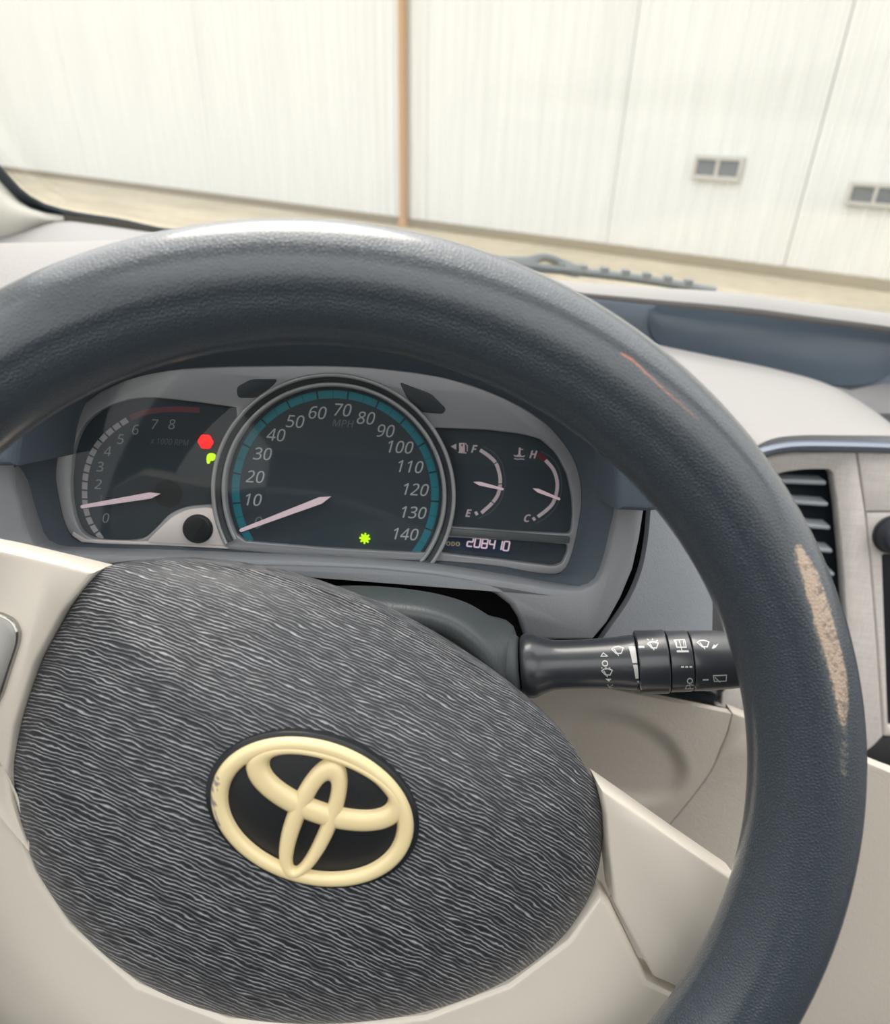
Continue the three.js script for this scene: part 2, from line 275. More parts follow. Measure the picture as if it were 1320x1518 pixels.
// the recess between opening and gauges
const openPx = [[22, 715], [30, 750], [40, 785], [50, 808], [66, 817], [120, 821], [220, 824], [330, 828], [500, 834], [640, 845], [760, 863], [835, 875], [868, 874], [886, 862], [897, 838], [908, 795], [916, 755], [914, 700], [880, 615], [800, 530], [650, 455], [480, 432], [300, 457], [150, 508], [70, 562], [34, 622], [22, 680]];
const facePx = [[82, 705], [87, 740], [94, 770], [104, 792], [120, 803], [150, 805], [240, 808], [340, 815], [420, 822], [500, 827], [600, 831], [650, 832], [740, 840], [800, 850], [830, 850], [842, 838], [850, 815], [858, 780], [863, 745], [861, 712], [848, 674], [800, 620], [690, 568], [560, 546], [420, 542], [240, 551], [150, 580], [105, 622], [88, 665]];
{
  const hs = (i) => 0.0262 + 0.024 * Math.max(0, Math.min(1, (700 - openPx[i][1]) / 100));
  const outer = resample(openPx.map(([x, y], i) => K.at(x, y, hs(i))), 160, true), inner = resample(facePx.map(([x, y]) => K.at(x, y, 0.004)), 160, true);
  const cols = outer.map((p, i) => Array.from({ length: 9 }, (_, j) => p.clone().lerp(inner[i], j / 8)));
  world('gauge_recess', skin(cols, 0.003, false), M.tunnel, dash, 'dark sloping walls of the gauge recess');
}
const frameOuter = [[-260, 560], [-260, 850], [0, 846], [200, 846], [400, 847], [490, 849], [560, 852], [640, 860], [700, 870], [735, 882], [757, 899], [770, 920], [780, 950], [880, 950], [902, 924], [922, 888], [940, 845], [950, 800], [957, 755], [955, 640], [900, 530], [700, 430], [480, 400], [250, 420], [80, 485], [0, 530]];
world('gauge_surround', plate(kk(frameOuter, 0.03), 0.03, 0.016, 0.0035, [spline2(kk(openPx.map(([x, y]) => [x, y]), 0.03), true, 160).reverse()], 5).applyMatrix4(K.m), M.frameGrey, dash, 'grey frame around the gauges');
// panel right of the gauges, up to the vent
const sidePanel = [
  [[968, 690], [968, 725], [965, 757], [961, 800], [952, 845], [933, 890], [893, 948], [852, 1010]].map(([x, y]) => K.at(x, y, 0.023)),
  [[1004, 690], [1004, 725], [1003, 757], [1000, 800], [993, 845], [980, 890], [952, 948], [925, 1018]].map(([x, y]) => K.at(x, y, 0.019)),
  [[1042, 690], [1040, 725], [1036, 757], [1032, 800], [1030, 845], [1026, 890], [1016, 948], [1000, 1022]].map(([x, y]) => K.at(x, y, 0.012)),
  [[1080, 690], [1077, 725], [1070, 757], [1062, 800], [1058, 845], [1057, 890], [1056, 948], [1053, 1024]].map(([x, y]) => K.at(x, y, 0.002))];
world('side_panel', loft(sidePanel, 50, 40, 0.004, false), M.dashGrey, dash, 'grey panel between gauges and air vent');
world('seam', plate(kk([[940, 690], [985, 690], [980, 800], [965, 860], [915, 950], [870, 1010], [850, 1000], [880, 930], [920, 850], [938, 760]].reverse(), 0.008), 0.008, 0.004, 0.001).applyMatrix4(K.m), M.gap, dash, 'dark gap beside the gauge surround');
world('dash_core', plate(kk([[-200, 1000], [860, 1000], [905, 930], [985, 800], [985, 640], [880, 560], [-200, 560]].reverse(), -0.03), -0.03, 0.03, 0.002).applyMatrix4(K.m), M.gap, dash);
// right side: eyebrow lip, display recess, light pod, side slope
{
  const shelf = thing('dash_display', 'dark display set back under a pale lip at the top of the dashboard centre', 'display', Z(1100, 510, -0.6));
  const path = resample(R3([[700, 412, -0.585], [780, 421, -0.585], [850, 430, -0.585], [960, 440, -0.585], [1100, 452, -0.585], [1200, 465, -0.585], [1320, 481, -0.585], [1500, 512, -0.585], [1700, 550, -0.585]]), 90);
  const cols = path.map((p, i) => { const w = 0.0095 * Math.min(1, 0.45 + i / 60); return Array.from({ length: 21 }, (_, k) => { const q = k / 20 * Math.PI * 2; return p.clone().add(V(0, Math.sin(q) * w, Math.cos(q) * w * 1.3 - (Math.sin(q) > 0 ? 0.012 * Math.sin(q) : 0))); }); });
  world('display_brow', skin(cols, 0, true), M.dashLight, shelf, 'pale rounded lip above the recessed display');
  const D = frame(Z(1100, 510, -0.605), V(0, 0.25, 1));
  world('display_recess', plate([[700, 425], [830, 430], [960, 444], [1100, 456], [1320, 486], [1500, 518], [1700, 560], [1700, 660], [1500, 620], [1330, 585], [1262, 580], [1150, 560], [1040, 537], [950, 515], [860, 480], [760, 460]].map(([x, y]) => D.to(x, y)), 0, 0.02, 0.002).applyMatrix4(D.m), std(0x97a5b5, 0.6), shelf);
  const scr = spline2([[972, 452], [1100, 464], [1320, 492], [1350, 520], [1330, 548], [1300, 566], [1262, 573], [1210, 570], [1150, 554], [1040, 530], [985, 516], [968, 500], [963, 476]].map(([x, y]) => D.to(x, y, 0.004)), true, 90);
  world('display_screen', plate(scr, 0.004, 0.006, 0.0015).applyMatrix4(D.m), M.glassBlack, shelf, 'dark switched-off display');
  const podFar = R3([[880, 492, -0.57], [930, 505, -0.57], [970, 518, -0.565], [1040, 533, -0.56], [1150, 556, -0.55], [1225, 578, -0.54], [1285, 612, -0.525], [1340, 655, -0.5]]);
  const podMid = R3([[920, 600, -0.44], [980, 590, -0.45], [1030, 585, -0.455], [1090, 590, -0.455], [1170, 602, -0.45], [1240, 615, -0.445], [1300, 636, -0.44], [1350, 662, -0.43]]);
  const podNear = R3([[1060, 780, -0.36], [1085, 730, -0.365], [1105, 692, -0.37], [1122, 670, -0.372], [1143, 659.5, -0.374], [1174, 655, -0.375], [1260, 655, -0.375], [1360, 657, -0.375]]);
  world('centre_pod', loft([podFar, podMid, podNear], 70, 30, 0.006, false), M.dashLight, dash, 'pale rounded pad over the centre vents');
  const S2 = frame(Z(1280, 590, -0.575), V(0.1, 0.8, 0.6));
  world('side_slope', plate([[1120, 545], [1262, 577], [1312, 566], [1335, 545], [1700, 600], [1700, 900], [1420, 720], [1340, 655], [1285, 612], [1225, 578]].map(([x, y]) => S2.to(x, y)), 0, 0.02, 0.003).applyMatrix4(S2.m), M.dashFar, dash);
  const nearLow = R3([[1066, 800, -0.352], [1090, 745, -0.357], [1110, 704, -0.362], [1126, 681, -0.364], [1145, 673.5, -0.366], [1174, 669, -0.367], [1260, 669, -0.367], [1360, 672, -0.367]]);
  world('pod_trim', loft([podNear, podNear.map((p, i) => p.clone().lerp(nearLow[i], 0.5).add(V(0, 0, -0.002))), nearLow], 60, 6, 0.006, false), M.strip, dash, 'blue-grey strip under the pale pad');
}
// closing pieces: pad between hood and centre pod, wall between side panel and vent, body behind everything
const bridgeA = [[850, 480, 0], [925, 560, 0], [972, 640, 0.01], [990, 700, 0.015], [992, 760, 0.012]].map(([x, y, h]) => K.at(x, y, h)), bridgeB = R3([[890, 494, -0.57], [935, 600, -0.44], [1000, 680, -0.40], [1050, 745, -0.365], [1068, 800, -0.352]]);
world('side_pad', loft([bridgeA, between(bridgeA, bridgeB, 0.5, V(0, 0.006, 0)), bridgeB], 40, 16, 0.004, true), M.dashLight, dash, 'pale pad right of the gauge hood');
world('dash_body', new RoundedBoxGeometry(1.55, 0.56, 0.26, 3, 0.02).translate(0.34, -0.33, -0.61), M.trimDark, dash);
// centre stack
const S = frame(Z(1200, 780, -0.36), V(-0.12, 0.28, 0.95));
const ss = (pts, h = 0) => pts.map(([x, y]) => S.to(x, y, h));
const stack = thing('centre_console', 'brushed silver centre console panel with dark screen, right of the steering wheel', 'console panel', S.at(1250, 950, -0.02));
const ventHole = ss([[1112, 745], [1124, 722], [1142, 706.5], [1164, 700], [1195, 696], [1231, 696], [1236, 703], [1242, 745], [1250, 830], [1258, 960], [1263, 1012], [1245, 1018], [1140, 1004], [1112, 995], [1106, 960], [1106, 850]]);
world('vent_surround', plate(ss([[1070, 1045], [1076, 900], [1088, 800], [1105, 728], [1124, 683], [1145, 674.5], [1174, 670], [1230, 669.5], [1270, 670], [1283, 758], [1291, 830], [1301, 960], [1310, 1092], [1294, 1108], [1274, 1122], [1180, 1096], [1125, 1070], [1062, 1046]]), 0, 0.013, 0.002, [rounded2(ventHole, 0.006).reverse()]).applyMatrix4(S.m), M.brushed, stack, 'brushed silver panel around the air vent');
world('centre_panel', plate(ss([[1272, 670], [1420, 674], [1440, 758], [1285, 758]]), 0, 0.02, 0.0012).applyMatrix4(S.m), M.brushed, stack);
world('centre_bezel', plate(ss([[1285.5, 760.5], [1440, 760.5], [1460, 1096], [1312, 1092], [1303, 960], [1293, 830]]), -0.001, 0.02, 0.0012, [rounded2(ss([[1309, 822], [1440, 822], [1450, 1080], [1318, 1078]]), 0.003).reverse()]).applyMatrix4(S.m), M.brushed, stack);
world('centre_screen', plate(ss([[1305, 815], [1450, 815], [1460, 1085], [1312, 1085]]), -0.006, 0.01, 0.001).applyMatrix4(S.m), std(0x2e2f36, 0.3), stack, 'dark glossy centre screen');
world('lower_trim', plate(ss([[1278, 1121], [1311, 1098], [1330, 1096], [1600, 1100], [1600, 1240], [1320, 1143]]), -0.004, 0.02, 0.002).applyMatrix4(S.m), M.trimDark, stack, 'dark grey trim under the silver panel');
world('side_wall', loft([sidePanel[3], [[1098, 690], [1092, 725], [1087, 757], [1083, 800], [1079, 845], [1076, 890], [1071, 948], [1063, 1030]].map(([x, y]) => S.at(x, y, -0.004))], 40, 8, 0.004, false, false, true), M.trimDark, dash, 'dark side wall next to the vent panel');
world('lower_trim', plate(ss([[985, 1018], [1080, 1018], [1058, 1043], [1000, 1030]], 0.012), 0.012, 0.02, 0.001).applyMatrix4(S.m), M.cavity, stack);
// knee panels, parted by a curved seam
const N = frame(Z(1000, 1150, -0.15), V(-0.08, 0.3, 0.95));
const nn = (pts, h = 0) => pts.map(([x, y]) => N.to(x, y, h));
const seamPx = [[1086, 1058], [1079, 1085], [1068, 1112], [1056, 1140], [1034, 1172], [985, 1232], [900, 1335], [760, 1500], [640, 1660]];
const sq = resample(seamPx.map(([x, y]) => V(x - 1.2, y, 0)), 90);
{
  const dishAt = (x, y) => { const dx = x - 920, dy = y - 1122, a = (dx * 0.92 + dy * 0.38) / 104, b = (-dx * 0.38 + dy * 0.92) / 62, d = Math.hypot(a, b), t = Math.max(0, Math.min(1, (1.06 - d) / 0.3)); return -0.005 * t * t * (3 - 2 * t); };
  const cols = Array.from({ length: 141 }, (_, i) => sq.map((p, j) => { const w = (i / 140) ** 0.6, f = j / 90, top = 1012 + 46 * Math.max(0, (w - 0.86) / 0.14), x = -520 + (p.x + 520) * w, y = (j === 0 ? top : p.y + (top - 1058) * (1 - f) ** 2); const q = N.to(x, y, dishAt(x, y)); return V(q.x, q.y, dishAt(x, y)); }));
  world('knee_panel', skin(cols, 0.006, true).applyMatrix4(N.m), M.beige, dash, 'beige lower panel with an oval hollow');
}
world('knee_side_panel', plate([...nn([[1086, 1056], [1125, 1070], [1275, 1126], [1320, 1144], [1600, 1245], [1700, 1900], [660, 1900]]), ...spline2(nn(seamPx.slice(1).map(([x, y]) => [x + 1.2, y]).reverse()), false, 40)], 0, 0.012, 0.0016).applyMatrix4(N.m), M.beige, dash, 'beige panel right of the curved seam');

// ------------------------------------------------------------------ air vent and knob
{
  const v = thing('air_vent', 'dark air vent with horizontal slats in the silver panel right of the wheel', 'air vent', S.at(1190, 850, -0.03)); v.quaternion.setFromRotationMatrix(S.m);
  const L = (x, y, h) => { const q = S.to(x, y, h), o = S.to(1190, 850, -0.03); return new THREE.Vector2(q.x - o.x, q.y - o.y); };
  part('vent_cavity', plate([[1085, 680], [1255, 680], [1285, 1040], [1070, 1030]].map(([x, y]) => L(x, y, -0.03)), 0.0, 0.004, 0), M.cavity, v);
  const tops = [[719, 717.5], [752, 746], [788, 780], [824, 813], [860, 848], [896, 883], [930, 917], [966, 952]];
  tops.forEach(([yr, yl], i) => {
    const xr = 1244 + (yr - 700) * 0.085, a = L(1100, yl, 0.018), b = L(xr, yr + 4, 0.018), d = a.distanceTo(b);
    const g = new RoundedBoxGeometry(d, 0.0042, 0.017, 3, 0.0018).rotateX(rad(8)); g.rotateZ(Math.atan2(b.y - a.y, b.x - a.x)).translate((a.x + b.x) / 2, (a.y + b.y) / 2, 0.016);
    part('slat', g, M.slat, v);
  });
  part('vent_post', new RoundedBoxGeometry(0.004, 0.13, 0.01, 2, 0.001).translate(L(1170, 850, 0.006).x, 0, 0.006), M.cavity, v);
}
{
  const o = S.at(1325, 792, 0), k = thing('rotary_knob', 'round black rotary knob on the silver centre panel at the right edge', 'knob', o); k.quaternion.setFromRotationMatrix(S.m);
  const r = S.to(1297, 792).distanceTo(S.to(1325, 792));
  const pr = [[0, 0.016], [0.72, 0.016], [0.9, 0.0145], [0.98, 0.011], [1, 0.006], [1, 0]].map(([a, b]) => new THREE.Vector2(a * r, b));
  part('cap', new THREE.LatheGeometry(pr, 48).rotateX(Math.PI / 2), std(0x3b3f4b, 0.55), k);
  part('collar', new THREE.TorusGeometry(r * 1.04, 0.0012, 8, 48), M.trimDark, k);
}

// ------------------------------------------------------------------ gauges: one printed sheet for all dials
const dials = { x0: -0.165, y0: -0.062, w: 0.33, h: 0.124 }, CW = 2048, CH = 770;
const canvas = document.createElement('canvas'); canvas.width = CW; canvas.height = CH; const c2 = canvas.getContext('2d');
const glow = document.createElement('canvas'); glow.width = CW; glow.height = CH; const e2 = glow.getContext('2d');
const cv = (p) => [(p.x - dials.x0) / dials.w * CW, (1 - (p.y - dials.y0) / dials.h) * CH], px = (x, y) => cv(K.to(x, y, 0));
const perPx = (px(600, 700)[0] - px(400, 700)[0]) / 200, lean = Math.atan2(px(600, 711.5)[1] - px(400, 700)[1], px(600, 711.5)[0] - px(400, 700)[0]);
c2.fillStyle = '#3a4954'; c2.fillRect(0, 0, CW, CH); e2.fillStyle = '#000'; e2.fillRect(0, 0, CW, CH);  // dial ground raised from black to blue-grey to carry glare haze
function text(ctx, s, x, y, h, color, o = {}) {
  const [a, b] = px(x, y); ctx.save(); ctx.translate(a, b); ctx.rotate(lean + (o.turn ?? 0)); ctx.transform(o.wide ?? 1, 0, -(o.slant ?? 0.22), 1, 0, 0);
  ctx.font = `${o.bold ? 'bold ' : ''}${Math.round(h * perPx * 1.38)}px sans-serif`; ctx.textAlign = 'center'; ctx.textBaseline = 'middle'; ctx.fillStyle = color; ctx.fillText(s, 0, 0); ctx.restore();
}
function stroke(ctx, pts, w, color, dash) { ctx.beginPath(); pts.forEach(([x, y], i) => { const [a, b] = px(x, y); i ? ctx.lineTo(a, b) : ctx.moveTo(a, b); }); ctx.lineWidth = w * perPx; ctx.strokeStyle = color; ctx.lineCap = 'butt'; ctx.lineJoin = 'round'; ctx.setLineDash(dash ?? []); ctx.stroke(); ctx.setLineDash([]); }
const smoothPx = (pts, n = 40) => new THREE.CatmullRomCurve3(pts.map(([x, y]) => V(x, y, 0)), false, 'centripetal').getSpacedPoints(n).map((p) => [p.x, p.y]);
// speedometer: the circle through its rim
const circle3 = (a, b, c) => { const d = 2 * (a.x * (b.y - c.y) + b.x * (c.y - a.y) + c.x * (a.y - b.y)), s = (p) => p.x * p.x + p.y * p.y, x = (s(a) * (b.y - c.y) + s(b) * (c.y - a.y) + s(c) * (a.y - b.y)) / d, y = (s(a) * (c.x - b.x) + s(b) * (a.x - c.x) + s(c) * (b.x - a.x)) / d; return { x, y, r: Math.hypot(a.x - x, a.y - y) }; };
const SP = circle3(K.to(344, 715, 0), K.to(495, 578.5, 0), K.to(650.5, 722, 0));
{
  const ring = (r, w, a0, a1, color) => { const pts = []; for (let k = 0; k <= 90; k++) { const a = a0 + (a1 - a0) * k / 90; pts.push(cv({ x: SP.x + Math.cos(a) * r, y: SP.y + Math.sin(a) * r })); } c2.beginPath(); pts.forEach((p, i) => i ? c2.lineTo(...p) : c2.moveTo(...p)); c2.lineWidth = w / dials.w * CW; c2.strokeStyle = color; c2.stroke(); };
  const R0 = SP.r; ring(R0 * 0.963, R0 * 0.074, rad(212), rad(-40), '#2a93a4');
  for (let k = 0; k <= 28; k++) { const a = rad(205) - rad(240) * k / 28; ring(R0 * 0.963, R0 * 0.074, a, a + rad(k % 2 ? 0.5 : 0.9), k % 2 ? '#237684' : '#1a3f48'); }
  const nums = [[0, 383, 775], [10, 375, 741], [20, 379, 707], [30, 390, 673], [40, 410, 645], [50, 438, 625], [60, 471, 612], [70, 508, 608], [80, 543, 620], [90, 572, 639], [100, 593, 663], [110, 608, 692], [120, 616, 726], [130, 613, 760], [140, 601, 792]];
  for (const [n, x, y] of nums) text(c2, String(n), x, y, 18, n ? '#d9e0e2' : '#858f93');
  text(c2, 'MPH', 509, 627.5, 11, '#808b94');
  // revolution counter
  stroke(c2, smoothPx([[151, 799], [136, 778], [129, 761], [126, 744], [125.5, 729], [126, 714], [128, 699], [133, 682], [140.5, 666], [150, 653], [161, 642], [173, 632.5], [190, 621.5]]), 8, '#cfccd2', [0.0039 / dials.w * CW, 0.0008 / dials.w * CW]);
  stroke(c2, smoothPx([[193, 620], [206, 614], [222, 610], [240, 607.5], [262, 606.5], [296, 608]]), 8, '#8a525c');
  for (const [n, x, y] of [[0, 157, 768], [1, 149, 741], [2, 146, 718], [3, 149, 692], [4, 160, 669], [5, 179, 651], [6, 201, 637], [7, 229, 629], [8, 255, 629]]) text(c2, String(n), x, y, 14.5, n === 1 ? '#6a7077' : '#adb3b9');
  text(c2, 'x 1000 RPM', 252, 655, 9, '#7b848f', { wide: 0.85 });
  { const [a, b] = px(249, 732); c2.fillStyle = '#2c333a'; c2.beginPath(); c2.arc(a, b, 21 * perPx, 0, 7); c2.fill(); }
  // fuel and temperature
  const white = '#e2d8dc';
  for (const ctx of [c2, e2]) {
    const k = ctx === e2, w = k ? '#46393e' : white;
    stroke(ctx, smoothPx([[712, 667], [725, 676], [735, 686], [740.5, 701], [742, 715], [739, 732], [731, 744.5], [714, 760.5]]), 5.6, w);
    stroke(ctx, smoothPx([[809, 682], [820.5, 695.7], [826, 712], [826, 727], [820, 746], [810, 756.7], [797.5, 766]]), 5.6, w);
    stroke(ctx, [[705, 758.5], [708, 763.5]], 4.5, w); stroke(ctx, [[790.5, 767], [793.5, 771.5]], 4.5, w);
    text(ctx, 'F', 703, 666, 12, w, { bold: true }); text(ctx, 'E', 694.5, 761, 12, w, { bold: true }); text(ctx, 'H', 791, 674, 12, w, { bold: true }); text(ctx, 'C', 781.5, 768.5, 12, w, { bold: true });
    // fuel pump with arrow, thermometer in liquid
    stroke(ctx, [[679.5, 670.5], [692, 671.5]], 2, w); stroke(ctx, [[685, 656.5], [685.3, 670]], 8.5, w); stroke(ctx, [[690, 657], [693, 660.5], [693, 669]], 1.6, w); stroke(ctx, [[668.5, 662], [676.5, 658.5]], 1, w);
    ctx.beginPath(); [[668.5, 662], [677, 657.5], [676.6, 667]].forEach(([x, y], i) => { const p = px(x, y); i ? ctx.lineTo(...p) : ctx.moveTo(...p); }); ctx.fillStyle = w; ctx.fill();
    stroke(ctx, [[771, 663.5], [770, 677]], 3.2, w); stroke(ctx, [[770, 674], [769.9, 677.5]], 6.5, w); stroke(ctx, [[771, 666], [776, 666.3]], 1.5, w); stroke(ctx, [[762, 674.5], [765, 676.3], [768, 675.5]], 1.8, w); stroke(ctx, [[772, 676], [775, 677], [778.5, 675.5]], 1.8, w); stroke(ctx, [[762.5, 679.8], [768, 681], [772, 680.3], [778, 681]], 1.8, w);
  }
  for (const [a, b] of [[[730.5, 689.5], [738.5, 684]], [[737, 717.5], [747, 717]], [[727, 741.5], [734.5, 748]]]) stroke(c2, [a, b], 1.6, '#565a60'), stroke(e2, [a, b], 1.6, '#000');
  stroke(c2, [[684, 659.8], [686.5, 660]], 3.4, '#3a4047');
  stroke(c2, [[798, 673.5], [809, 681.5]], 8, '#86333c');
  stroke(c2, smoothPx([[716, 661.5], [732, 671], [743, 685], [748, 703], [748.5, 722], [742, 742], [729, 758], [709, 769]]), 1.4, '#6d7277');
  stroke(c2, smoothPx([[802, 669], [817, 678], [828, 693], [832.5, 712], [832, 731], [825, 751], [811, 766], [795, 776]]), 1.4, '#6d7277');
  // odometer
  { c2.fillStyle = '#22395a'; c2.beginPath(); [[662, 797], [758, 803], [757, 822], [661, 815]].forEach(([x, y], i) => { const p = px(x, y); i ? c2.lineTo(...p) : c2.moveTo(...p); }); c2.fill(); }
  const seg = { 0: 'abcdef', 1: 'bc', 2: 'abged', 4: 'fgbc', 8: 'abcdefg' };
  const digit = (d, x, y, ctx, col) => { const w = 3.9, h = 6.6, sl = 1.3, P = { a: [[-w, -h], [w, -h]], b: [[w, -h], [w, 0]], c: [[w, 0], [w, h]], d: [[-w, h], [w, h]], e: [[-w, 0], [-w, h]], f: [[-w, -h], [-w, 0]], g: [[-w, 0], [w, 0]] }; for (const s of seg[d]) stroke(ctx, P[s].map(([a, b]) => [x + a - b / h * sl, y + b + a * 0.1]), 2.5, col); };
  [...'208410'].forEach((d, i) => { const x = 697.5 + i * 10.7, y = 803.2 + i * 1.25; digit(d, x, y, c2, '#f0dde2'); digit(d, x, y, e2, '#8d7a86'); });
  text(c2, 'ODO', 672, 806, 6.5, '#d9c6a8', { bold: true, wide: 1.1, slant: 0 }); text(e2, 'ODO', 672, 806, 6.5, '#4b4030', { bold: true, wide: 1.1, slant: 0 });
  for (const q of [[[764, 818], [772, 812], [779, 806]], [[784, 812], [788, 806], [792, 813]], [[788, 808], [788, 816]], [[806, 818], [818, 812]], [[820, 826], [832, 827]], [[812, 806], [816, 809]]]) stroke(c2, q, 2.2, '#39424b');
}
const sheet = new THREE.CanvasTexture(canvas); sheet.colorSpace = THREE.SRGBColorSpace; sheet.magFilter = THREE.LinearFilter;
const sheetGlow = new THREE.CanvasTexture(glow); sheetGlow.colorSpace = THREE.SRGBColorSpace; sheetGlow.magFilter = THREE.LinearFilter;
const dialMat = std(0xffffff, 0.7, { map: sheet, emissiveMap: sheetGlow, emissive: 0xffffff, emissiveIntensity: 1 });
const cl = thing('instrument_cluster', 'gauge cluster with large round speedometer, rev counter and two small gauges behind a clear lens', 'instrument cluster', K.o.clone()); cl.rotation.x = -KT;
const sheetUV = (g) => { const p = g.attributes.position, uv = g.attributes.uv; for (let i = 0; i < uv.count; i++) uv.setXY(i, (p.getX(i) - dials.x0) / dials.w, (p.getY(i) - dials.y0) / dials.h); return g; };
const faceO = spline2(kk(facePx, 0.004), true, 180), arcPts = (r, a0, a1, n = 60) => Array.from({ length: n + 1 }, (_, k) => { const a = rad(a0 + (a1 - a0) * k / n); return new THREE.Vector2(SP.x + Math.cos(a) * r, SP.y + Math.sin(a) * r); });
const RB = SP.r * 1.14;                                  // outer rim of the speedometer bezel
const tachWin = [[104, 711], [109, 668], [124, 632], [152, 607], [190, 593], [225, 590], [290, 596], [346, 603]], tachWin2 = [[320, 751], [300, 749], [275, 752], [252, 762], [232, 782], [216, 796], [200, 801], [140, 799], [122, 790], [112, 772], [105, 740]];
const fuelWin = [[645, 632], [665, 632], [720, 636], [771, 642], [802, 650], [826, 672], [842, 703], [849, 738], [850, 768], [847, 791], [838, 796], [760, 791], [668, 783]];
const odoWin = [[668, 795], [760, 801], [842, 807], [842, 818], [834, 836], [820, 840], [750, 831], [655, 821], [644, 817]];
cl.updateMatrixWorld(true);
// silver face with openings for the dials
const arcR = arcPts(RB, -38, 208, 90);
{
  const fix = (a) => THREE.ShapeUtils.isClockWise(a) ? a : a.slice().reverse();
  const speed = [...arcPts(RB * 0.905, -30, 205, 90), ...kk([[364, 803], [480, 813], [612, 820]], 0.004)];
  const fuelSafe = rounded2(kk([[640, 634], [720, 637], [771, 643], [802, 651], [826, 673], [842, 704], [849, 739], [850, 768], [847, 792], [760, 788], [657, 780], [663, 740], [660, 690]], 0.004), 0.003);
  const tachSafe = [...spline2(kk(tachWin.slice(0, 7), 0.004), false, 40), ...kk([[350, 604], [352, 632], [336, 670], [327, 715], [326, 748]], 0.004), ...spline2(kk(tachWin2.slice(1), 0.004), false, 60)];
  const odo = rounded2(kk([[652, 796], [760, 801], [842, 807], [842, 818], [834, 836], [820, 840], [750, 831], [668, 822], [645, 818]], 0.004), 0.002);
  const silver = part('face_plate', plate(faceO, 0.004, 0.004, 0.0007, [speed, tachSafe, fuelSafe, odo].map(fix), 3), M.facePlate, cl, 'silver gauge face');
  // bright lower corner that carries the round button
  const bump = kk([[216, 804], [236, 784], [256, 765], [277, 755], [300, 752], [318, 753], [322, 775], [330, 795], [338, 809], [280, 808]], 0.006);
  part('corner_plate', plate(rounded2(bump, 0.003), 0.0062, 0.0022, 0.0006), M.faceBright, cl, 'pale corner piece with round black button');
}
part('lip_highlight', plate(kk([[108, 789], [126, 799.5], [200, 802.5], [236, 803.5], [330, 808], [338, 813.5], [240, 808.5], [150, 806], [121, 803.5], [107, 794]], 0.005), 0.0052, 0.002, 0.0004), M.faceBright, cl, 'painted highlight along the lower edge of the gauge face');  // pale strip standing in for the highlight on the face edge
part('dial_sheet', sheetUV(plate(faceO, 0, 0.003, 0)), dialMat, cl, 'printed black dials with pale figures');
{ // speedometer bezel: two fine rings on a dark step
  const ringGeo = (r, t, h, a0 = -38.5, a1 = 207) => new THREE.TubeGeometry(new THREE.CatmullRomCurve3(arcPts(r, a0, a1, 80).map((p) => V(p.x, p.y, h))), 120, t, 10, false);
  part('bezel_ring', ringGeo(RB, 0.0011, 0.0068), M.bezel, cl, 'outer silver ring of the speedometer');
  part('bezel_ring', ringGeo(RB * 0.925, 0.0011, 0.0045), M.bezel, cl, 'inner silver ring of the speedometer');
  const st = []; for (let k = 0; k <= 100; k++) { const a = rad(-38.5 + 245.5 * k / 100); st.push([[RB, 0.006], [RB * 0.97, 0.0055], [RB * 0.925, 0.0035], [RB * 0.905, 0.0005]].map(([r, h]) => V(SP.x + Math.cos(a) * r, SP.y + Math.sin(a) * r, h))); }
  part('bezel_step', skin(st, 0.0006, false), std(0x39434a, 0.4), cl);
}
part('divider_bar', plate(rounded2(kk([[664, 783], [846, 796], [845, 806], [664, 794]], 0.006), 0.001), 0.006, 0.004, 0.0008), std(0x6a7074, 0.4), cl, 'grey bar above the odometer');
for (const q of [[[350, 574], [372, 562], [412, 562], [404, 572], [380, 590], [352, 590]], [[592, 566], [640, 584], [662, 606], [657, 614], [622, 611], [604, 590]]]) part('signal_window', plate(rounded2(kk(q, 0.005), 0.002), 0.0044, 0.002, 0.0003), std(0x3a4650, 0.5), cl, 'dark turn signal window');
{ const c = K.to(292, 785, 0.009), r = K.to(270, 784, 0.009).distanceTo(K.to(314, 786, 0.009)) / 2;
  part('trip_button', new THREE.LatheGeometry([[0, 0.0095], [0.86, 0.0095], [0.97, 0.009], [1, 0.008], [1, 0.0045]].map(([a, b]) => new THREE.Vector2(a * r, b)), 48).rotateX(Math.PI / 2).translate(c.x, c.y, 0), std(0x1e262b, 0.45), cl, 'round black push button'); }
const needle = (a, b, w1, w2) => part('needle', bar2(K.to(...a, 0.004), K.to(...b, 0.004), w1 * 0.00037, w2 * 0.00037, 0.0047, 0.0014), M.needle, cl);
needle([122.5, 751], [238, 732], 5, 9); needle([358, 786], [491, 736], 5, 10); needle([745, 725], [702, 714.5], 3.6, 5.5); needle([829, 739.5], [790, 724], 3.6, 5.5);
const lamp = (hex, k) => std(0x111111, 0.5, { emissive: hex, emissiveIntensity: k });
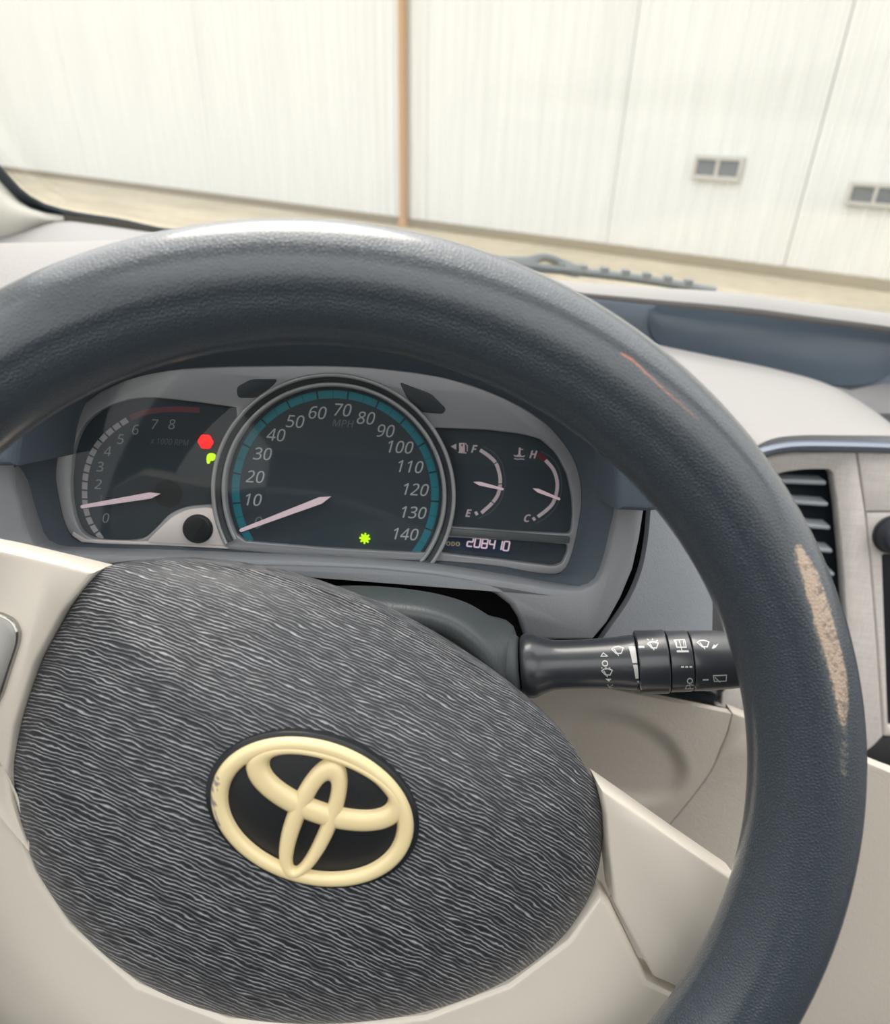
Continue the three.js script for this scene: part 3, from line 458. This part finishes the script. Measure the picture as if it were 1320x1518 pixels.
{ // warning lights
  const c = K.to(304.5, 655, 0.002), r = 10.2 * 0.00037, hexa = Array.from({ length: 40 }, (_, k) => { const a = k / 40 * 6.2832; return new THREE.Vector2(c.x + Math.cos(a) * r * (1 + 0.05 * Math.cos(6 * a)), c.y + Math.sin(a) * r * (1 + 0.05 * Math.cos(6 * a))); });
  part('warning_light', plate(hexa, 0.002, 0.0012, 0.0003), lamp(0xff0805, 0.85), cl, 'glowing red warning light');
  const P = kk([[307.5, 687.5], [306, 680], [308, 673.5], [313, 672], [318.5, 674], [319, 679], [316, 683], [311.5, 683.5], [310.5, 687]], 0.002);
  part('gear_light', plate(spline2(P, true, 40), 0.002, 0.0012, 0.0003), lamp(0xb8f400, 0.95), cl, 'glowing green letter P');
  const g = K.to(541, 798.5, 0.002), gr = 6.6 * 0.00037, gear = Array.from({ length: 64 }, (_, k) => { const a = k / 64 * 6.2832, q = gr * (1 + 0.2 * Math.sign(Math.cos(8 * a))); return new THREE.Vector2(g.x + Math.cos(a) * q, g.y + Math.sin(a) * q); });
  part('light_symbol', plate(gear, 0.002, 0.0012, 0.0002), lamp(0xb4ee00, 0.95), cl, 'glowing green lamp symbol');
}
part('lens', plate(spline2(kk(facePx.map(([x, y]) => [x, y]), 0.012), true, 120), 0.0125, 0.001, 0), M.lens, cl, 'clear gauge lens');

// ------------------------------------------------------------------ steering column and stalk
{
  const col = thing('steering_column', 'black plastic steering column shroud behind the wheel hub', 'steering column', V(0, -0.05, -0.08));
  const back = R3([[300, 900, -0.12], [420, 884, -0.12], [520, 879, -0.12], [600, 884, -0.118], [655, 894, -0.115], [690, 904, -0.11], [720, 920, -0.104], [752, 931, -0.098], [758, 960, -0.09], [758, 1010, -0.08]]);
  const ridge = R3([[300, 930, -0.07], [420, 910, -0.07], [520, 900, -0.07], [590, 905, -0.07], [640, 913, -0.069], [675, 927, -0.068], [702, 947, -0.066], [725, 972, -0.064], [738, 995, -0.063], [745, 1030, -0.063]]);
  const fold = ridge.map((p) => p.clone().add(V(-0.0005, -0.002, 0.001))), inner = ridge.map((p) => p.clone().add(V(-0.004, -0.014, -0.014)));
    world('shroud', loft([back, between(back, ridge, 0.55, V(0.002, 0.004, 0)), ridge, fold, inner], 60, 30, 0.003, false), M.shroud, col);
  world('shroud_body', new THREE.CylinderGeometry(0.036, 0.04, 0.13, 40).rotateX(Math.PI / 2 - rad(24.5)).translate(0, -0.05, -0.115), M.gap, col);
  // stalk: a turned body along its own axis
  const A = Z(735, 988, -0.075), B = Z(1130, 976, -0.062), ax = B.clone().sub(A), len = ax.length(); ax.normalize();
  const mid = A.clone().lerp(B, 0.4), w = camera.position.clone().sub(mid); w.addScaledVector(ax, -w.dot(ax)).normalize(); const b = w.clone().cross(ax).negate(); if (b.y < 0) b.negate();
  // axial position and angle of a traced point
  const pxm = A.distanceTo(B) / 395;
  const sOfX = (x) => { const d = ray(x, 982), n = d.clone().cross(b).normalize(); return camera.position.clone().sub(A).dot(n) / ax.dot(n); };
  const spin = (prof, s0, s1) => { const cols = []; const n = 64; for (let i = 0; i <= n; i++) { const q = i / n * Math.PI * 2 - Math.PI; cols.push(prof.map(([s, r]) => A.clone().addScaledVector(ax, s).addScaledVector(w, Math.cos(q) * r).addScaledVector(b, Math.sin(q) * r))); } const g = skin(cols, 0, false); const uv = []; for (let i = 0; i <= n; i++) for (const [s] of prof) uv.push((s - s0) / (s1 - s0), i / n); g.setAttribute('uv', new THREE.Float32BufferAttribute(uv, 2)); return g; };
  const P = (list) => { const c = new THREE.CatmullRomCurve3(list.map(([x, r]) => V(sOfX(x), r * pxm, 0)), false, 'centripetal'); return c.getPoints(list.length * 5).map((p) => [p.x, p.y]); };
  const L = (list) => list.map(([x, r]) => [sOfX(x), r * pxm]);
  const S0 = sOfX(770), S1 = sOfX(1130), SW = 2048, SH = 1024, sc = document.createElement('canvas'); sc.width = SW; sc.height = SH; const s2 = sc.getContext('2d');
  s2.fillStyle = '#3b3f46'; s2.fillRect(0, 0, SW, SH);
  const spx = (x, y) => { const cy = 987 - (x - 785) * 0.026, r = x > 943 ? 46.5 : 38, q = Math.asin(Math.max(-0.95, Math.min(0.95, (cy - y) / r))); return [(sOfX(x) - S0) / (S1 - S0) * SW, (0.5 - q / (2 * Math.PI)) * SH]; };
  const line = (pts, wd = 1.7, close) => { s2.beginPath(); pts.forEach(([x, y], i) => i ? s2.lineTo(...spx(x, y)) : s2.moveTo(...spx(x, y))); if (close) s2.closePath(); s2.lineWidth = wd * 5; s2.strokeStyle = '#e9e9e6'; s2.lineJoin = 'round'; s2.stroke(); };
  const fill = (pts) => { s2.beginPath(); pts.forEach(([x, y], i) => i ? s2.lineTo(...spx(x, y)) : s2.moveTo(...spx(x, y))); s2.closePath(); s2.fillStyle = '#f2f2ee'; s2.fill(); };
  const circ = (x, y, r, a0 = 0, a1 = 6.3) => Array.from({ length: 17 }, (_, k) => { const a = a0 + (a1 - a0) * k / 16; return [x + Math.cos(a) * r, y + Math.sin(a) * r]; });
  const fan = (x, y, k = 1) => { line([[x - 8.5 * k, y - 3 * k], [x - 4 * k, y - 6 * k], [x + 2 * k, y - 6.5 * k], [x + 8.5 * k, y - 4 * k], [x + 4.5 * k, y + 3.5 * k], [x - 3 * k, y + 3.5 * k]], 1.6, true); line([[x - 5 * k, y - 3 * k], [x + 0.5 * k, y + 7 * k]], 1.6); };
  const box = (x, y, wd, h) => line([[x - wd, y - h], [x + wd, y - h * 1.1], [x + wd, y + h], [x - wd * 0.8, y + h]], 1.5, true);
  line([[894, 969], [899.5, 974], [890, 974]], 1.4, true); line(circ(895, 984.5, 3.8), 1.8, true); line([[889, 991], [891, 991]], 1.4); line([[894.5, 991], [897, 991]], 1.4); line([[900, 991], [902, 991]], 1.4);
  fan(897, 998, 0.9); fill([[894, 1006.5], [903, 1006.5], [899, 1011]]); line([[897, 1015], [900, 1019], [905, 1015]], 1.5); line([[898, 1019], [901, 1022], [905, 1019]], 1.5);
  fan(915, 967, 1);
  fill([[931, 962], [940.5, 961.5], [941, 984], [934, 984]]); fill([[934.5, 986.5], [941, 986.5], [942, 1005], [937, 1005]]); fill([[939, 1008], [942.5, 1008], [945.5, 1022], [944, 1022]]);
  fill([[944.5, 960], [953, 960], [953, 963], [944.5, 963]]); fan(966, 960, 0.9); line([[961, 952], [959, 950]], 1.4); line([[966, 952], [967, 949.5]], 1.4); line([[971, 954], [974, 952]], 1.4);
  box(1005.5, 956, 7.5, 5.5); line([[1000, 951], [1000, 962]], 1.3); line([[1005, 951], [1006, 966]], 1.5); line([[1011, 951], [1010, 961]], 1.3);
  fill([[998.5, 966], [1015.5, 966], [1015.5, 969], [998.5, 969]]); for (const x of [1004, 1010, 1016]) fill([[x - 2, 988.8], [x + 2, 988.8], [x + 2, 991.3], [x - 2, 991.3]]);
  line(circ(1014, 1010.5, 3.6), 1.6, true); line([[1008.5, 1022], [1010, 1017.5], [1015, 1016], [1021, 1017.5], [1024, 1022]], 1.3, true); line([[1014, 1017], [1016, 1022]], 1.2);
  fan(1039, 957, 1); fill([[1049, 963], [1054, 956.5], [1055, 958.5], [1061, 955], [1056, 961], [1052, 963.5]]);
  fill([[1032.5, 1008.5], [1041, 1008.5], [1041, 1010.5], [1032.5, 1010.5]]); box(1057, 1008, 9.5, 4.3); line([[1050, 1006], [1058, 1014]], 1.4);
  const st = new THREE.CanvasTexture(sc); st.colorSpace = THREE.SRGBColorSpace; st.magFilter = THREE.LinearFilter; st.flipY = true;
  const printed = std(0xffffff, 0.36, { map: st, clearcoat: 0.5, clearcoatRoughness: 0.2 });
  const stalk = thing('wiper_stalk', 'black wiper control stalk with white printed symbols, right of the column', 'control stalk', Z(775, 986, -0.073));
  world('collar', spin(L([[722, 30], [722, 50], [760, 51], [766, 49], [771, 44], [771, 20]]), S0, S1), M.shroud, stalk);
  world('stalk_body', spin(P([[773, 10], [774, 44], [780, 49], [792, 49], [806, 43], [822, 38], [850, 37], [885, 37.5], [915, 39], [938, 41], [942, 40], [942, 20]]), S0, S1), printed, stalk);
  world('turning_ring', spin(L([[943, 30], [943.5, 45.5], [945, 47.5], [985, 47.5], [987, 46.5], [987.5, 30]]), S0, S1), printed, stalk);
  world('turning_ring', spin(L([[988.5, 30], [989, 44.6], [990, 45.4], [1019.5, 45.2], [1021, 44.4], [1021.5, 30]]), S0, S1), printed, stalk);
  world('end_cap', spin(P([[1022.5, 30], [1023, 43.4], [1026, 44.2], [1060, 43.4], [1100, 41], [1120, 38], [1127, 28], [1129, 4]]), S0, S1), printed, stalk);
}

// ------------------------------------------------------------------ steering wheel
const T = rad(24.4755), AL = rad(18), mm = 0.001;
const wheel = thing('steering_wheel', 'worn dark steering wheel with silver spokes and yellowed cream emblem on a grained hub', 'steering wheel', V(0, 0, 0));
wheel.rotation.set(-T, 0, -AL, 'XYZ'); wheel.updateMatrixWorld(true);
const WH = frame(V(0, 0, 0), V(0, Math.sin(T), Math.cos(T)), V(0, Math.cos(T), -Math.sin(T)));
const wl = (x, y, h) => { const p = WH.to(x, y, h), c = Math.cos(AL), s = Math.sin(AL); return new THREE.Vector2(p.x * c - p.y * s, p.x * s + p.y * c); };   // traced point in the wheel's own axes
const RM = 0.1727, RA = 0.0187, RBk = 0.0165;
// the rim's cross-section, from its back round the outer edge to the front and the thumb hollow inside; x outwards, y towards the driver
const SECT = new THREE.CatmullRomCurve3([[-0.7, -0.72], [-0.2, -0.98], [0.35, -0.95], [0.8, -0.62], [0.99, -0.15], [0.97, 0.32], [0.8, 0.68], [0.5, 0.92], [0.18, 1.0], [-0.06, 0.99], [-0.2, 0.955], [-0.32, 0.885], [-0.54, 0.79], [-0.79, 0.57], [-0.95, 0.25], [-1, -0.05], [-0.93, -0.4]].map(([x, y]) => V(x, y, 0)), true, 'centripetal').getSpacedPoints(80);
const sectionAt = (r) => { let best = 9, at = 0; for (let k = 10; k < 78; k++) { const q = SECT[k]; if (q.y < -0.1) continue; const a = SECT[k], b = SECT[k + 1], t = Math.max(0, Math.min(1, (r - a.x) / ((b.x - a.x) || 1e-9))), d = Math.abs(a.x + (b.x - a.x) * t - r); if (d < best) { best = d; at = (k + t) / 80; } } return at; };
{
  // leather: worn through to the pale backing at the right, a cracked line above it
  const LW = 2048, LH = 512, lc = document.createElement('canvas'); lc.width = LW; lc.height = LH; const l2 = lc.getContext('2d');
  l2.fillStyle = '#48535e'; l2.fillRect(0, 0, LW, LH);  // dark leather lightened towards blue, glare haze included in the colour
  for (let k = 0; k < 2600; k++) { l2.fillStyle = `rgba(${rnd() < 0.5 ? '20,22,26' : '86,92,98'},${0.05 + rnd() * 0.06})`; l2.fillRect(rnd() * LW, rnd() * LH, 2 + rnd() * 10, 1 + rnd() * 2); }
  const lp = (x, y) => { let h = 0.01, q, r; for (let k = 0; k < 6; k++) { q = wl(x, y, h); r = Math.max(-1, Math.min(1, (q.length() - RM) / RA)); h = RBk * SECT[Math.min(79, Math.round(sectionAt(r) * 80))].y; } const th = Math.atan2(q.y, q.x); return [((th / (2 * Math.PI)) + 1) % 1 * LW, (1 - sectionAt(r)) * LH]; };
  const L0 = [[1180, 808], [1184, 832], [1191, 856], [1198, 885], [1207, 915], [1216, 945], [1224, 972], [1232, 1000], [1238, 1025], [1243, 1050], [1248, 1075]], L1 = [[1253, 1075], [1257, 1050], [1257, 1025], [1255, 1000], [1249, 972], [1242, 945], [1234, 915], [1225, 885], [1215, 856], [1203, 832], [1187, 808]];
  const ragged = (pts, a) => { const o = []; for (let i = 0; i < pts.length - 1; i++) for (let k = 0; k < 10; k++) { const t = k / 10; o.push([pts[i][0] * (1 - t) + pts[i + 1][0] * t + (rnd() - 0.5) * a, pts[i][1] * (1 - t) + pts[i + 1][1] * t + (rnd() - 0.5) * a]); } o.push(pts.at(-1)); return o; };
  const poly = (pts, col) => { l2.beginPath(); pts.forEach(([x, y], i) => { const q = lp(x, y); i ? l2.lineTo(...q) : l2.moveTo(...q); }); l2.closePath(); l2.fillStyle = col; l2.fill(); };
  poly([...ragged(L0.map(([x, y]) => [x - 3, y]), 7), ...ragged(L1.map(([x, y]) => [x + 1.5, y]), 3)], '#8a8278');
  poly([...ragged(L0, 5), ...ragged(L1, 3)], '#e0c4ab');
  for (let k = 0; k < 150; k++) { const t = rnd() * (L0.length - 1), i = Math.floor(t), f = t - i, w = Math.sqrt(rnd()), a = L0[i], b = L0[Math.min(i + 1, 10)], c = L1[10 - i], d = L1[Math.max(0, 9 - i)]; const x = (a[0] * (1 - f) + b[0] * f) * (1 - w) + (c[0] * (1 - f) + d[0] * f) * w, y = a[1] * (1 - f) + b[1] * f; l2.beginPath(); l2.moveTo(...lp(x - 3, y - 2)); l2.lineTo(...lp(x, y + 2)); l2.lineTo(...lp(x + 3, y - 2)); l2.lineWidth = 1; l2.strokeStyle = `rgba(${rnd() < 0.5 ? '70,60,52' : '222,200,178'},0.5)`; l2.stroke(); }
  for (let k = 0; k < 40; k++) { const y = 1040 + rnd() * 110, x = 1249 + rnd() * 8; l2.beginPath(); l2.moveTo(...lp(x - 4, y - 3)); l2.lineTo(...lp(x, y + 2)); l2.lineTo(...lp(x + 3, y - 2)); l2.lineWidth = 1.2; l2.strokeStyle = 'rgba(150,142,132,0.6)'; l2.stroke(); }
  const crack = smoothPx([[921, 524], [935, 532], [948, 542], [958, 553], [972, 565], [988, 581], [1002, 592], [1018, 606], [1036, 622]], 60).map(([x, y]) => [x + (rnd() - 0.5) * 2, y + (rnd() - 0.5) * 2]);
  crack.forEach(([x, y], i) => { if (!i) return; const f = i / 60; l2.beginPath(); l2.moveTo(...lp(...crack[i - 1])); l2.lineTo(...lp(x, y)); l2.lineWidth = 3; l2.strokeStyle = `rgba(255,150,112,${1 - f * 0.75})`; l2.stroke(); });
  const lt = new THREE.CanvasTexture(lc); lt.colorSpace = THREE.SRGBColorSpace; lt.wrapS = lt.wrapT = THREE.RepeatWrapping; lt.magFilter = THREE.LinearFilter;
  const pb = pebble.clone(); pb.repeat.set(38, 4); pb.needsUpdate = true;
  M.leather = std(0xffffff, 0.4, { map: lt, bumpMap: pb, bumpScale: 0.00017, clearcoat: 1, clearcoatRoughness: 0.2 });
  const NU = 300, NVv = 80, pos = [], uv = [], idx = [];
  for (let i = 0; i <= NU; i++) for (let j = 0; j <= NVv; j++) {
    const th = i / NU * 2 * Math.PI, q = SECT[j], r = RM + RA * q.x, z = RBk * q.y;
    pos.push(Math.cos(th) * r, Math.sin(th) * r, z); uv.push(i / NU, j / NVv);
  }
  for (let i = 0; i < NU; i++) for (let j = 0; j < NVv; j++) { const a = i * (NVv + 1) + j, b = a + NVv + 1; idx.push(a, b, b + 1, a, b + 1, a + 1); }
  const g = new THREE.BufferGeometry(); g.setAttribute('position', new THREE.Float32BufferAttribute(pos, 3)); g.setAttribute('uv', new THREE.Float32BufferAttribute(uv, 2)); g.setIndex(idx); g.computeVertexNormals();
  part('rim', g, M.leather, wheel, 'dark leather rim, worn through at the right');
}
const m2 = (pts) => pts.map(([x, y]) => new THREE.Vector2(x * mm, y * mm));
{
  // hub: a domed cover of the traced outline
  const hubPx = [[140, 848], [190, 836], [250, 832], [330, 838], [420, 855], [500, 880], [580, 912], [650, 950], [720, 995], [780, 1040], [840, 1095], [870, 1140], [888, 1175], [894, 1215], [893, 1253], [878, 1320], [835, 1385], [750, 1450], [630, 1495], [480, 1512], [340, 1500], [210, 1450], [110, 1365], [58, 1290], [38, 1240], [24, 1190], [20, 1140], [29, 1080], [59, 985], [99, 910]];
  const outl = spline2(hubPx.map(([x, y]) => wl(x, y, -0.036)).reverse(), true, 220);
  const cols = [], rings = 46;
  for (let i = 0; i <= 220; i++) { const p = outl[i % 220], col = []; for (let j = 0; j <= rings; j++) { const t = 1 - j / rings, rr = Math.pow(t, 0.8); const h = -0.036 + 0.036 * Math.pow(1 - Math.pow(rr, 2.3), 0.7); col.push(V(p.x * rr, p.y * rr, h)); } col.reverse(); for (let j = 1; j <= 6; j++) col.push(V(p.x * (1 - 0.012 * (j / 6) ** 2), p.y * (1 - 0.012 * (j / 6) ** 2), -0.036 - 0.014 * j / 6)); col.reverse(); cols.push(col); }
  const g = skin(cols, 0, false), p = g.attributes.position, uv = g.attributes.uv; for (let i = 0; i < uv.count; i++) uv.setXY(i, p.getX(i), p.getY(i) + 0.1 * p.getX(i) - p.getZ(i) * 0.8);
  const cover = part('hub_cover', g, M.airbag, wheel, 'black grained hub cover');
  part('hub_gap', plate(outl.map((q) => new THREE.Vector2(q.x * (q.x < 0 ? 1.03 : 1.0), q.y * (q.y > 0 ? 0.95 : 1.02))), -0.043, 0.006, 0.001), M.gap, wheel);
  const ell = (a, b, cx, cy, n = 72) => Array.from({ length: n }, (_, k) => new THREE.Vector2((cx + a * Math.cos(k / n * 6.283185)) * mm, (cy + b * Math.sin(k / n * 6.283185)) * mm));
  part('emblem_seat', plate(ell(37.6, 27.2, 1.2, -2.3), 0.0004, 0.007, 0.0008), M.smoothBlack, wheel, 'smooth black oval around the emblem');
  // emblem: three rounded oval bands joined into one piece
  const super_ = (a, b, cx, cy, e) => (t) => { const c = Math.cos(t), s = Math.sin(t); return V((cx + a * Math.sign(c) * Math.abs(c) ** (2 / e)) * mm, (cy + b * Math.sign(s) * Math.abs(s) ** (2 / e)) * mm, 0); };
  const band = (O, I, h, chips) => {
    const n = 200, w = 14, pos = [], col = [], idx = [];
    for (let i = 0; i <= n; i++) { const t = i / n * Math.PI * 2, o = O(t), q = I(t); for (let j = 0; j <= w; j++) { const s = j / w, p = o.clone().lerp(q, s); pos.push(p.x, p.y, 0.0006 + h * Math.pow(Math.max(0, 1 - Math.pow(Math.abs(2 * s - 1), 2.4)), 0.5)); const worn = chips && s < 0.45 && t > 3.05 && t < 3.75 && vnoise(t * 32, s * 7, 999, 999, 3) + (0.24 - s * 0.35) > 0.74; col.push(...(worn ? [0.27, 0.25, 0.24] : [0.85, 0.70, 0.40])); } }
    for (let i = 0; i < n; i++) for (let j = 0; j < w; j++) { const a = i * (w + 1) + j, b = a + w + 1; idx.push(a, b, b + 1, a, b + 1, a + 1); }
    const g = new THREE.BufferGeometry(); g.setAttribute('position', new THREE.Float32BufferAttribute(pos, 3)); g.setAttribute('color', new THREE.Float32BufferAttribute(col, 3)); g.setAttribute('uv', new THREE.Float32BufferAttribute(new Float32Array(pos.length / 3 * 2), 2)); g.setIndex(idx); g.computeVertexNormals(); return g;
  };
  part('emblem', mergeGeometries([
    band(super_(35.5, 25.6, 1.2, -2.2, 2), super_(29.6, 20.6, 1.2, -2.2, 2), 0.0026, true),
    band(super_(28.2, 13, 2, 7.6, 2), super_(21.2, 7.6, 2.4, 10, 2), 0.0028),
    band(super_(8.7, 22.7, 1.8, -4.0, 2.15), super_(3.0, 16.6, 2.2, -6.2, 2.1), 0.0029)]), M.cream, wheel, 'yellowed cream emblem of three interlaced ovals');
  // spokes
  const wq = (pts, h) => { const q = pts.map(([x, y]) => wl(x, y, h)); return THREE.ShapeUtils.isClockWise(q) ? q.reverse() : q; };
  const spokeL = part('spoke', plate(wq([[141, 848], [70, 831], [0, 814.5], [-100, 795], [-175, 840], [-190, 1000], [-180, 1125], [-70, 1137], [0, 1143], [18, 1180], [36, 1238], [40, 1252], [28, 1222], [16, 1188], [11, 1140], [20, 1078], [50, 983], [91, 908]], -0.028), -0.028, 0.016, 0.002, [], 5), M.silver, wheel, 'silver left spoke');
  part('spoke', plate(wq([[889, 1166], [950, 1208], [1012, 1252], [1100, 1312], [1130, 1420], [1080, 1500], [970, 1450], [912, 1340], [902, 1253], [899, 1212]], -0.028), -0.028, 0.016, 0.002, [], 5), M.silver, wheel, 'silver right spoke');
  const fr = wq([[-150, 868], [0, 911], [18, 920], [27, 937], [25, 956], [12, 995], [0, 1034], [-30, 1085], [-150, 1090]], -0.0255), fi = wq([[-145, 882], [-4, 921], [9, 927.5], [14, 940], [12, 957], [0, 994], [-14, 1032], [-40, 1072], [-145, 1076]], -0.0255);
  part('button_frame', plate(rounded2(fr, 0.003), -0.0255, 0.006, 0.001, [rounded2(fi, 0.002).reverse()]), M.chrome, spokeL, 'bright frame around the spoke buttons');
  part('button', plate(rounded2(wq([[-60, 906], [-5, 922], [8, 928.5], [12.5, 940], [10, 957], [-2, 994], [-16, 1030], [-42, 1070], [-60, 1071]], -0.026), 0.002), -0.026, 0.006, 0.001), M.silver, spokeL);
  part('button', plate(rounded2(wq([[-143, 884], [-63, 905], [-63, 1071], [-143, 1074]], -0.026), 0.003), -0.026, 0.006, 0.001), M.silver, spokeL);
  part('lower_spoke', plate(wq([[-180, 1131], [-4, 1148], [14, 1184], [33, 1242], [52, 1294], [104, 1372], [206, 1460], [338, 1511], [480, 1523], [632, 1506], [754, 1460], [842, 1394], [890, 1325], [906, 1340], [962, 1455], [1070, 1506], [960, 1600], [760, 1700], [480, 1760], [200, 1700], [0, 1580], [-110, 1420], [-170, 1270]], -0.03), -0.03, 0.016, 0.003, [], 5), M.silver, wheel, 'silver lower spoke cover');
  part('hub_core', new THREE.CylinderGeometry(0.04, 0.036, 0.03, 40).rotateX(Math.PI / 2).translate(0, 0, -0.048), M.gap, wheel);
}

// ------------------------------------------------------------------ wiper outside the windscreen
{
  const w = thing('wiper', 'dark windscreen wiper lying beyond the glass above the dashboard', 'wiper', Z(820, 405, -0.86));
  const Wf = frame(Z(820, 405, -0.86), V(0, 0.45, 0.9));
  const wp = (a) => a.map(([x, y]) => Wf.to(x, y));
  world('wiper_arm', plate(spline2(wp([[640, 372], [690, 376], [740, 381], [782, 381], [800, 377], [818, 379], [834, 386], [850, 392], [870, 400], [862, 408], [830, 404], [790, 400], [740, 398], [690, 394], [640, 386]]), true, 90), 0.008, 0.02, 0.003, [spline2(wp([[797, 391], [806, 386], [818, 388], [827, 394], [815, 397]]), true, 30).reverse()]).applyMatrix4(Wf.m), M.wiper, w);
  const bl = resample([[640, 384], [740, 393], [850, 402], [960, 415], [1060, 432]].map(([x, y]) => Wf.at(x, y)), 40);
  world('wiper_blade', new THREE.TubeGeometry(new THREE.CatmullRomCurve3(bl), 60, 0.0065, 8), M.wiper, w);
  for (let k = 0; k < 7; k++) world('blade_clip', new RoundedBoxGeometry(0.012, 0.009, 0.012, 2, 0.002).translate(...bl[18 + k * 3].clone().add(V(0, 0.006, 0)).toArray()), M.wiper, w);
}
renderer.render(scene, camera);
